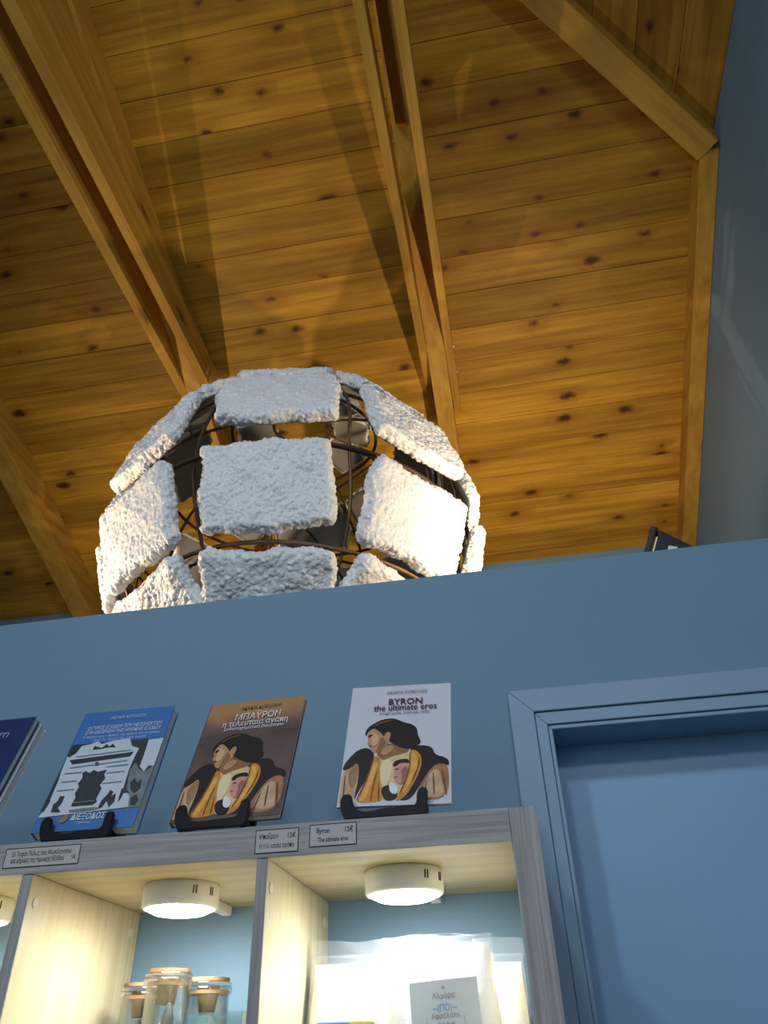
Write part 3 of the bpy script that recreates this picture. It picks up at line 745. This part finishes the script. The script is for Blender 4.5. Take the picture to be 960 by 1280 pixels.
GATE = [
 ('printed_photo', PHD, [(280, 287), (818, 229), (692, 645), (72, 697)]),
 ('printed_gate', PHW, [(330, 292), (380, 280), (420, 264), (440, 278), (520, 255), (602, 240), (615, 285), (658, 296), (630, 350), (600, 420), (565, 540), (520, 652), (78, 693), (110, 650), (150, 590), (200, 480), (212, 440), (250, 350), (262, 355), (300, 330)]),
 ('printed_sky', PHW, [(715, 246), (812, 232), (788, 320), (760, 398), (718, 395), (692, 432), (665, 402), (690, 330)]),
 ('printed_hedge', PHM, [(605, 425), (640, 380), (665, 420), (700, 430), (762, 393), (730, 520), (692, 642), (600, 648), (590, 520)]),
 ('printed_sky', PHW, [(555, 560), (590, 540), (605, 580), (598, 645), (520, 652)]),
 ('printed_lintel', PHD, [(262, 370), (628, 317), (605, 345), (275, 394)]),
 ('printed_door', PHD, [(332, 440), (350, 430), (372, 440), (395, 424), (420, 434), (470, 420), (455, 450), (462, 470), (430, 510), (440, 530), (408, 590), (412, 610), (385, 628), (262, 634), (290, 580), (285, 560), (310, 520), (305, 500), (330, 470)]),
 ('printed_ornament', PHD, [(388, 312), (402, 290), (440, 300), (470, 278), (486, 290), (505, 275), (522, 296), (480, 296), (440, 306)]),
 ('printed_ornament', PHD, [(403, 380), (420, 378), (430, 396), (404, 402)]),
 ('printed_people', PHD, [(150, 665), (165, 620), (190, 600), (205, 572), (230, 572), (215, 610), (190, 640), (205, 665)]),
 ('printed_people', PHD, [(105, 668), (110, 630), (120, 585), (150, 575), (150, 600), (125, 640)]),
 ('printed_people', PHD, [(415, 650), (440, 600), (480, 560), (490, 540), (510, 550), (495, 580), (525, 560), (515, 610), (480, 645), (470, 605), (440, 645)]),
 ('printed_people', PHD, [(535, 615), (550, 560), (560, 532), (585, 530), (607, 560), (570, 560), (550, 600)]),
 ('printed_cornice', PHM, [(300, 350), (612, 306), (612, 311), (300, 355)]),
 ('printed_cornice', PHM, [(262, 412), (590, 366), (588, 371), (260, 417)]),
 ('printed_joints', PHM, [(470, 440), (575, 428), (574, 433), (468, 445)]),
 ('printed_joints', PHM, [(445, 500), (560, 488), (558, 493), (443, 505)]),
 ('printed_joints', PHM, [(190, 540), (285, 532), (283, 537), (188, 545)]),
 ('printed_railing', PHM, [(250, 655), (400, 640), (430, 648), (410, 655), (300, 668), (252, 668)]),
 ('printed_leaves', PHD, [(610, 500), (640, 470), (650, 500), (680, 480), (672, 530), (640, 560), (615, 545)]),
 ('printed_leaves', PHD, [(615, 590), (650, 570), (660, 600), (640, 635), (612, 630)]),
 ('printed_steps', PHM, [(270, 612), (400, 600), (398, 606), (268, 618)]),
 ('printed_joints', PHM, [(235, 445), (330, 435), (330, 439), (233, 449)]),
 ('printed_joints', PHM, [(215, 492), (300, 484), (298, 488), (213, 496)]),
 ('printed_joints', PHM, [(470, 405), (600, 390), (598, 394), (468, 409)]),
]
def book(label, org, yaw, lean, roll, Wd, Hh, th, cover, prints=None, hom=None, texts=(), bands=(), spine=None):
    """org: front lower left corner; the cover faces the room and the book leans back"""
    e = Vector((math.cos(yaw), math.sin(yaw), 0)); bk = Vector((-math.sin(yaw), math.cos(yaw), 0))
    v = math.cos(lean)*Vector((0, 0, 1)) + math.sin(lean)*bk
    u2 = math.cos(roll)*e + math.sin(roll)*v; v2 = -math.sin(roll)*e + math.cos(roll)*v; n = u2.cross(v2)
    t = tag(empty('book', (org[0], org[1], Z(org[2])), Matrix((u2, v2, n)).transposed().to_euler()), label, 'book', 'books on the bookcase')
    c = 0.0011
    fc = link('front_cover', bm_mesh('front_cover', box_bm(0, Wd, 0, Hh, -c, 0, 0.0003)), cover, t)
    link('page_block', bm_mesh('page_block', box_bm(0.001, Wd-0.0025, 0.002, Hh-0.002, -th+c, -c)), PAGES, t)
    link('back_cover', bm_mesh('back_cover', box_bm(0, Wd, 0, Hh, -th, -th+c, 0.0003)), cover, t)
    link('spine', bm_mesh('spine', box_bm(-c, 0.0009, 0, Hh, -th, 0, 0.0003)), spine or cover, t)
    z = 0.00012
    for nm, m, (x0, x1, y0, y1) in bands:
        link(nm, pyd(nm, [(x0*Wd, y0*Hh, z), (x1*Wd, y0*Hh, z), (x1*Wd, y1*Hh, z), (x0*Wd, y1*Hh, z)], [(0, 1, 2, 3)]), m, fc); z += 0.00006
    for nm, m, pts in (prints or ()):
        uv = [hom(p) for p in pts]
        if nm not in ('printed_photo', 'printed_lintel', 'printed_joints', 'printed_steps'): uv = smooth_poly(uv, 0 if hom is GT else 2)
        pv = [(min(max(a, 0.001), 0.999)*Wd, min(max(q, 0.001), 0.999)*Hh, z) for a, q in uv]
        ar = sum(pv[i][0]*pv[(i+1) % len(pv)][1]-pv[(i+1) % len(pv)][0]*pv[i][1] for i in range(len(pv)))
        if ar < 0: pv = pv[::-1]
        link(nm, pyd(nm, pv, [tuple(range(len(pv)))]), m, fc); z += 0.00006
    for s, x, y, size, m, bold, sq in texts:
        link('lettering', text_me('lettering', s, size, bold, squeeze=sq), m, fc, (x*Wd, y*Hh, z)); z += 0.00003
    return t
WI = pm('letter_white', (0.70, 0.72, 0.75), 0.02); LB = pm('letter_light_blue', (0.42, 0.55, 0.75), 0.02); GRT = pm('letter_grey', (0.18, 0.17, 0.20), 0.02)
PURP = pm('letter_purple', (0.085, 0.03, 0.055), 0.05); LOGO = pm('logo_bronze', (0.25, 0.17, 0.12), 0.3)
rad = math.radians
book('pale lilac cover book with a dark haired figure, rightmost on the bookcase', (-0.269, 1.146, 0.317), rad(1.7), rad(21.3), rad(-2.2), 0.170, 0.240, 0.006, LIL, FIG, BY,
     [('AKAKIA KORDOSIS', .56, .925, .0098, GRT, 0, .82), ('BYRON', .55, .835, .0185, PURP, .0003, .95), ('the ultimate eros', .55, .783, .0178, PURP, .00025, .86), ('Imaginative, intimate tales', .545, .737, .0095, GRT, 0, .85)])
book('brown and purple cover book with a dark haired figure and white title', (-0.528, 1.140, 0.310), rad(-2.6), rad(23.5), rad(-0.3), 0.1745, 0.246, 0.012, MOT, FIG, BY,
     [('ΑΚΑΚΙΑ ΚΟΡΔΟΣΗ', .56, .920, .0098, INK, 0, .85), ('ΜΠΑΫΡΟΝ', .55, .838, .0195, WI, .00012, .84), ('η τελευταία αγάπη', .54, .778, .0165, WI, .00008, .80), ('μυθιστορηματική βιογραφία', .54, .733, .0095, WI, 0, .86)],
     spine=BROWN)
bk = book('blue cover book with a black and white photo of a stone gate', (-0.759, 1.143, 0.312), rad(0.1), rad(19.9), rad(-0.4), 0.170, 0.240, 0.021, BLUEC, GATE, GT,
     [('ΑΚΑΚΙΑ ΚΟΡΔΟΣΗ', .52, .925, .0095, LB, 0, .8), ('Ο ΓΥΡΟΣ ΕΞΟΔΟΥ ΤΟΥ ΜΕΣΟΛΟΓΓΙΟΥ', .52, .838, .0102, WI, 0, .74), ('ΣΤΗ ΘΕΩΡΗΣΗ ΤΗΣ ΗΡΩΙΚΗΣ ΕΞΟΔΟΥ', .52, .797, .0102, WI, 0, .74), ('Η πορεία και ο πόθος της πόλης και οι ήρωες', .52, .757, .0085, LB, 0, .78), ('έως τις αρχές του 19ου αιώνα', .52, .726, .0085, LB, 0, .8), ('ΔΙΕΞΟΔΟΣ', .52, .092, .0150, WI, .00008, .76), ('εκδόσεις', .5, .052, .007, LB, 0, .8)])
fc = [c for c in bk.children if c.name.startswith('front_cover')][0]
link('printed_logo', pyd('printed_logo', [(0.048+0.0065*math.cos(a)+0.002*math.sin(a), 0.021+0.0072*math.sin(a), 0.0018) for a in [2*math.pi*i/18 for i in range(18)]], [tuple(range(18))]), LOGO, fc)
NAVP = [('printed_star', GOLD2, [(0.47+0.018*math.cos(q*0.7854+r_), 0.55)] ) for q in () for r_ in ()]
nv = book('navy cover book cut off at the left edge', (-1.030, 1.143, 0.314), rad(-0.5), rad(20.5), rad(-0.3), 0.170, 0.244, 0.014, NAVY, None, None,
     [('ΜΕΣΟΛΟΓΓΙ', .55, .84, .016, LB, 0, .85), ('1826', .60, .62, .012, GOLD2, 0, .9)], bands=[('printed_band', RED, (0.0, 1.0, 0.0, 0.26))])
book('grey backed book standing behind the navy one at the left edge', (-1.029, 1.143+0.0160, 0.314-0.0052), rad(-0.5), rad(20.5), rad(-0.3), 0.174, 0.240, 0.018, GREYC)

# ------------------------------------------------------------------ book easels
def easel(x0, x1, y, label, yaw=0.0, lean=rad(21.5), ledge=0.016, oy=0.030):
    t = tag(empty('book_easel', ((x0+x1)/2, y, Z(BT)), (0, 0, yaw)), label, 'book easel', 'black book easels')
    w = (x1-x0)/2
    L0, R0 = -w, w
    poly = [(L0+0.004, 0.0008), (R0-0.003, 0.0008), (R0+0.001, 0.006), (R0+0.0035, 0.036), (R0-0.001, 0.0405), (R0-0.0085, 0.0395), (R0-0.0115, 0.034), (R0-0.0145, 0.0165), (R0-0.025, 0.0145),
            (L0+0.060, 0.0140), (L0+0.046, 0.0115), (L0+0.032, 0.0110), (L0+0.022, 0.0150), (L0+0.0155, 0.0230), (L0+0.0145, 0.0325), (L0+0.012, 0.0375), (L0+0.005, 0.0385), (L0-0.002, 0.0345), (L0-0.004, 0.0240), (L0-0.002, 0.0120)]
    # front lip standing ahead of the book's foot
    o = prism_xz('front_lip', poly, -0.0155, -0.0085, BLACKP, t, 0.0018, 2)
    for xx in (L0+0.006, R0-0.006):
        pts = []
        a = [(-0.0085, 0.0005), (0.14, 0.0005), (0.14, 0.008), (0.10, 0.010), (oy+0.02, 0.010), (oy, ledge-0.010), (-0.004, ledge-0.0015), (-0.0085, ledge-0.0015)]
        prism_side(t, 'foot', a, xx-0.0045, xx+0.0045)
        h = 0.15; s, c = math.sin(lean), math.cos(lean)
        q = [(oy, 0.006), (oy+0.009, 0.006), (oy+0.009+h*s, 0.006+h*c), (oy+h*s, 0.006+h*c)]
        prism_side(t, 'back_support', q, xx-0.0045, xx+0.0045)
    return t
def prism_side(parent, name, poly, x0, x1):
    b = bmesh.new()
    a = [b.verts.new((x0, y, z)) for y, z in poly]; c = [b.verts.new((x1, y, z)) for y, z in poly]; n = len(poly)
    b.faces.new(a); b.faces.new(c[::-1])
    for i in range(n): b.faces.new((a[i], c[i], c[(i+1) % n], a[(i+1) % n]))
    bmesh.ops.recalc_face_normals(b, faces=b.faces)
    return link(name, bm_mesh(name, b), BLACKP, parent)
easel(-0.259, -0.135, 1.150, 'black plastic easel holding the pale lilac book', ledge=0.021, oy=0.016)
easel(-0.512, -0.402, 1.140, 'black plastic easel holding the brown book', ledge=0.014, oy=0.026)
easel(-0.736, -0.622, 1.148, 'black plastic easel holding the blue book', ledge=0.0165, oy=0.030)
easel(-1.005, -0.893, 1.148, 'black plastic easel holding the navy book at the left edge', ledge=0.013, oy=0.050)

# ------------------------------------------------------------------ price tags on the top rail
INKR = pm('ink_red', (0.30, 0.06, 0.05), 0.05)
def price_tag(x0, x1, z0, z1, lines, label):
    t = tag(empty('price_tag', ((x0+x1)/2, YF-0.0014, Z((z0+z1)/2)), (math.pi/2, 0, 0)), label, 'price tag', 'price tags on the rail')
    w, h = (x1-x0)/2, (z1-z0)/2; e = 0.0011
    link('card', bm_mesh('card', box_bm(-w, w, -h, h, 0, 0.0006)), TAGM, t)
    b = bmesh.new()
    for a in ((-w, w, -h, -h+e), (-w, w, h-e, h), (-w, -w+e, -h+e, h-e), (w-e, w, -h+e, h-e)): box_bm(a[0], a[1], a[2], a[3], 0.0006, 0.0009, bm=b)
    link('border', bm_mesh('border', b), INK, t)
    for s, x, y, size, sq, m, al in lines:
        link('lettering', text_me('lettering', s, size, 0.00018, al, sq), m, t, (x*w, y*h, 0.00075))
    return t
price_tag(-0.783, -0.660, 0.2595, 0.2875, [('Οι Ταφοι Πύλες του Μεσολογγίου', -0.02, .34, .0092, .66, INK, 'CENTER'), ('και κήρυκα της Ηρωικής Εξόδου', -0.10, -.32, .0092, .62, INK, 'CENTER'), ('10€', .84, -.28, .0085, .66, INKR, 'CENTER')], 'long price tag under the blue book')
price_tag(-0.3865, -0.3215, 0.2555, 0.2880, [('Μπαΰρον', -.38, .38, .0094, .68, INK, 'CENTER'), ('12€', .66, .38, .0098, .84, INK, 'CENTER'), ('Η τελευταία αγάπη', 0, -.42, .0088, .64, INK, 'CENTER')], 'small price tag above the divider, left of its twin')
price_tag(-0.3055, -0.2360, 0.2595, 0.2900, [('Byron', -.42, .38, .0098, .84, INK, 'CENTER'), ('12€', .66, .38, .0098, .84, INK, 'CENTER'), ('The ultimate eros', 0, -.42, .0088, .70, INK, 'CENTER')], 'small price tag under the left of the pale lilac book')

# ------------------------------------------------------------------ things on the shelf
ZS = Z(SHELF)
def jar(x, y, r, h, label, cork_r=None, stone=False, fill=0.35):
    t = tag(empty('cork_jar', (x, y, ZS)), label, 'jar', 'cork lidded jars')
    g = 0.0022
    link('glass_body', lathe_me('glass_body', [(r*0.9, 0.0005), (r, 0.006), (r, h-0.012), (r*1.12, h-0.008), (r*1.12, h-0.001), (r*1.08, h), (r-g, h), (r-g, 0.006), (r*0.85, 0.004)], 40, (True, True)), GLASS, t, smooth=True)
    cr = r*0.93
    st = link('stopper', lathe_me('stopper', [(cr*0.40, h-0.034), (cr*0.56, h-0.006), (cr*0.58, h+0.0008)], 32), CORK, t)
    link('lid_glass', lathe_me('lid_glass', [(r*1.02, h+0.001), (r*1.10, h+0.002), (r*1.10, h+0.006), (r*1.02, h+0.0075)], 40), GLASS, t, smooth=True)
    for z0 in (h-0.010, h+0.0078):
        link('cork_band', lathe_me('cork_band', [(r*0.80, z0), (r*0.985, z0), (r*0.985, z0+0.005), (r*0.80, z0+0.005), (r*0.80, z0)], 40, (False, False)), CORK, t)
    prof = [(r-0.004, 0.0065), (r-0.0035, h*fill*0.75), (r*0.6, h*fill*0.95), (r*0.25, h*fill*1.12), (0.001, h*fill*1.15)]
    me = lathe_me('salt', prof, 24)
    for vv in me.vertices:
        if vv.co.z > h*fill*0.7: vv.co.z += random.uniform(-0.004, 0.004)
    link('salt', me, SALTFILL, t, smooth=True)
    if stone:
        b = bmesh.new(); bmesh.ops.create_icosphere(b, subdivisions=2, radius=1)
        for v_ in b.verts: v_.co = Vector((v_.co.x*0.010, v_.co.y*0.006, v_.co.z*0.034*(1 if v_.co.z < 0 else 1.1))) * (1+random.uniform(-.08, .08))
        link('slate_chip', bm_mesh('slate_chip', b), plain('slate', (0.10, 0.11, 0.13), 0.5, 0.4, noise=0.3), t, (0.010, -0.012, h*fill*1.05), smooth=True)
    return t
jar(-0.580, 1.325, 0.0335, 0.196, 'tall cork lidded glass jar in front of two others', stone=True, fill=0.62)
jar(-0.650, 1.385, 0.031, 0.184, 'cork lidded glass jar nearest the left divider', fill=0.685)
jar(-0.540, 1.395, 0.034, 0.188, 'cork lidded glass jar on the right, heaped with white salt', fill=0.735)
# a low square glass tray of salt
b = bmesh.new(); ww, dd, hh, g = 0.043, 0.043, 0.146, 0.003
for a in ((-ww, ww, -dd, -dd+g), (-ww, ww, dd-g, dd), (-ww, -ww+g, -dd+g, dd-g), (ww-g, ww, -dd+g, dd-g)): box_bm(a[0], a[1], a[2], a[3], 0.0005, hh, bm=b)
box_bm(-ww+g, ww-g, -dd+g, dd-g, 0.0005, 0.004, bm=b)
gb = tag(empty('glass_box', (-0.480, 1.315, ZS)), 'square greenish glass box beside the cork jars', 'glass box')
link('glass_wall', bm_mesh('glass_wall', b), thin_clear('green_glass', (0.90, 0.97, 0.95), 0.03), gb)
me = bm_mesh('salt', box_bm(-ww+g+.001, ww-g-.001, -dd+g+.001, dd-g-.001, 0.0045, hh-0.022, 0.006, 2)); link('salt', me, SALTFILL, gb)

def bag(x, y, w, h, d, label, roll=0.0, yaw=0.0, paper=None, lean=0.10, full=0.86):
    """a clear bag of salt: a lumpy pillow of salt, a film around it and a flat sealed top"""
    t = tag(empty('salt_bag', (x, y, ZS), (-lean, roll, yaw)), label, 'bag', 'bags of salt')
    nx, nz = 30, 30
    def pillow(nm, top, dep, ox, mat, lump, seed):
        rng = np.random.default_rng(seed); ph = rng.uniform(0, 6.28, 6); V = []; F = []
        for side in (-1, 1):
            for j in range(nz+1):
                s = j/nz
                for i in range(nx+1):
                    q = -1 + 2*i/nx
                    prof = (1-abs(q)**2.6)**0.5*(min(1, s/0.12)**0.5)*max(0.03, (1-s**3.2))
                    wid = w/2*ox*(0.93+0.07*math.sin(math.pi*min(1, s*1.1)))
                    yy = side*dep/2*prof
                    lum = lump*(math.sin(9*q+ph[0]+4*s)*math.sin(11*s+ph[1])+0.6*math.sin(23*q+ph[2])*math.sin(19*s+ph[3]))*prof
                    V.append((q*wid, yy+side*lum, 0.0005+s*top))
        o = (nx+1)*(nz+1)
        for j in range(nz):
            for i in range(nx):
                a = j*(nx+1)+i
                F.append((a, a+1, a+nx+2, a+nx+1)); F.append((o+a, o+a+nx+1, o+a+nx+2, o+a+1))
        return link(nm, pyd(nm, V, F), mat, t, smooth=True)
    sd = int(abs(x)*1000)
    pillow('salt', h*full, d*0.93, 0.95, SALTFILL, 0.0022, sd)
    pillow('film', h*(full+0.05), d, 1.0, FILM, 0.0016, sd+1)
    # sealed flat top with creases
    V = []; F = []
    for j in range(7):
        for i in range(25):
            q = -1+2*i/24; s = j/6
            V.append((q*w/2*(0.97-0.01*s), 0.0028*math.sin(9*q+3*s)*s + 0.0015*math.sin(31*q)*s, h*(full+0.035) + s*h*(0.965-full) + 0.003*math.sin(3*q+sd)*s))
    for j in range(6):
        for i in range(24):
            a = j*25+i; F.append((a, a+1, a+26, a+25))
    link('sealed_top', pyd('sealed_top', V, F), FILM, t, smooth=True)
    if paper:
        cx, cz, pw, ph_, rot = paper
        pl = empty('paper_label', (0, 0, 0)); COL.objects.unlink(pl); bpy.data.objects.remove(pl)
        V = []; F = []
        for j in range(9):
            for i in range(13):
                V.append((-pw/2+pw*i/12, -0.004*math.cos((i-6)/6*1.3), -ph_/2+ph_*j/8))
        for j in range(8):
            for i in range(12):
                a = j*13+i; F.append((a, a+1, a+14, a+13))
        pap = link('paper_label', pyd('paper_label', V, F), plain('label_paper', (0.55, 0.60, 0.62), 0.6, 0.3, noise=0.02), t, (cx, -d/2-0.004, cz), (0.0, rot, 0), smooth=True)
        GREYI = pm('label_ink', (0.26, 0.26, 0.28), 0.02); BLUI = pm('label_blue', (0.22, 0.34, 0.55), 0.02)
        for s_, zz, size, m in (('Αλμύρα', 0.0365, 0.0095, GREYI), ('~(ΠΟ)~', 0.0225, 0.0110, BLUI), ('Αφράλατο', 0.0135, 0.0085, GREYI), ('Fleur de sel', 0.0045, 0.0055, GREYI), ('ΜΕΣΟΛΟΓΓΙ', -0.003, 0.0065, GREYI)):
            link('lettering', text_me('lettering', s_, size, 0.0001, squeeze=0.9), m, pap, (0, -0.0052, zz), (math.pi/2, 0, 0))
        link('printed_emblem', pyd('printed_emblem', [(0.0022*math.cos(a), 0, 0.0022*math.sin(a)) for a in [6.283*i/12 for i in range(12)]], [tuple(range(12))]), pm('label_red', (0.50, 0.30, 0.28), 0.05), pap, (0, -0.0052, 0.0465))
        b = bmesh.new()
        for a in ((-0.026, -0.0255, -0.05, 0.012), (0.0255, 0.026, -0.05, 0.012)): box_bm(a[0], a[1], -0.0054, -0.005, a[2], a[3], bm=b)
        link('printed_frame', bm_mesh('printed_frame', b), GREYI, pap)
    return t
bag(-0.2690, 1.340, 0.186, 0.243, 0.072, 'clear bag of white salt at the left, behind the labelled bag', yaw=rad(2))
bag(-0.1010, 1.372, 0.150, 0.238, 0.070, 'clear bag of white salt squeezed against the right bookcase side', yaw=rad(-3), roll=rad(1))
bag(-0.140, 1.262, 0.168, 0.233, 0.070, 'clear bag of white salt in front, with a paper label', roll=rad(-1.5), full=0.94, paper=(0.008, 0.112, 0.095, 0.112, rad(-1.5)))
bb = tag(empty('small_packet', (-0.270, 1.215, ZS)), 'small blue and yellow packet at the bottom edge before the salt bags', 'packet')
link('wrapper', bm_mesh('wrapper', box_bm(-0.042, 0.042, -0.014, 0.014, 0.0005, 0.126, 0.006, 2)), plain('packet_blue', (0.06, 0.14, 0.30), 0.4, 0.4, noise=0.05), bb)
link('yellow_band', bm_mesh('yellow_band', box_bm(0.006, 0.0425, -0.0145, 0.0145, 0.060, 0.1265, 0.004, 2)), plain('packet_yellow', (0.62, 0.55, 0.06), 0.4, 0.4, noise=0.05), bb)
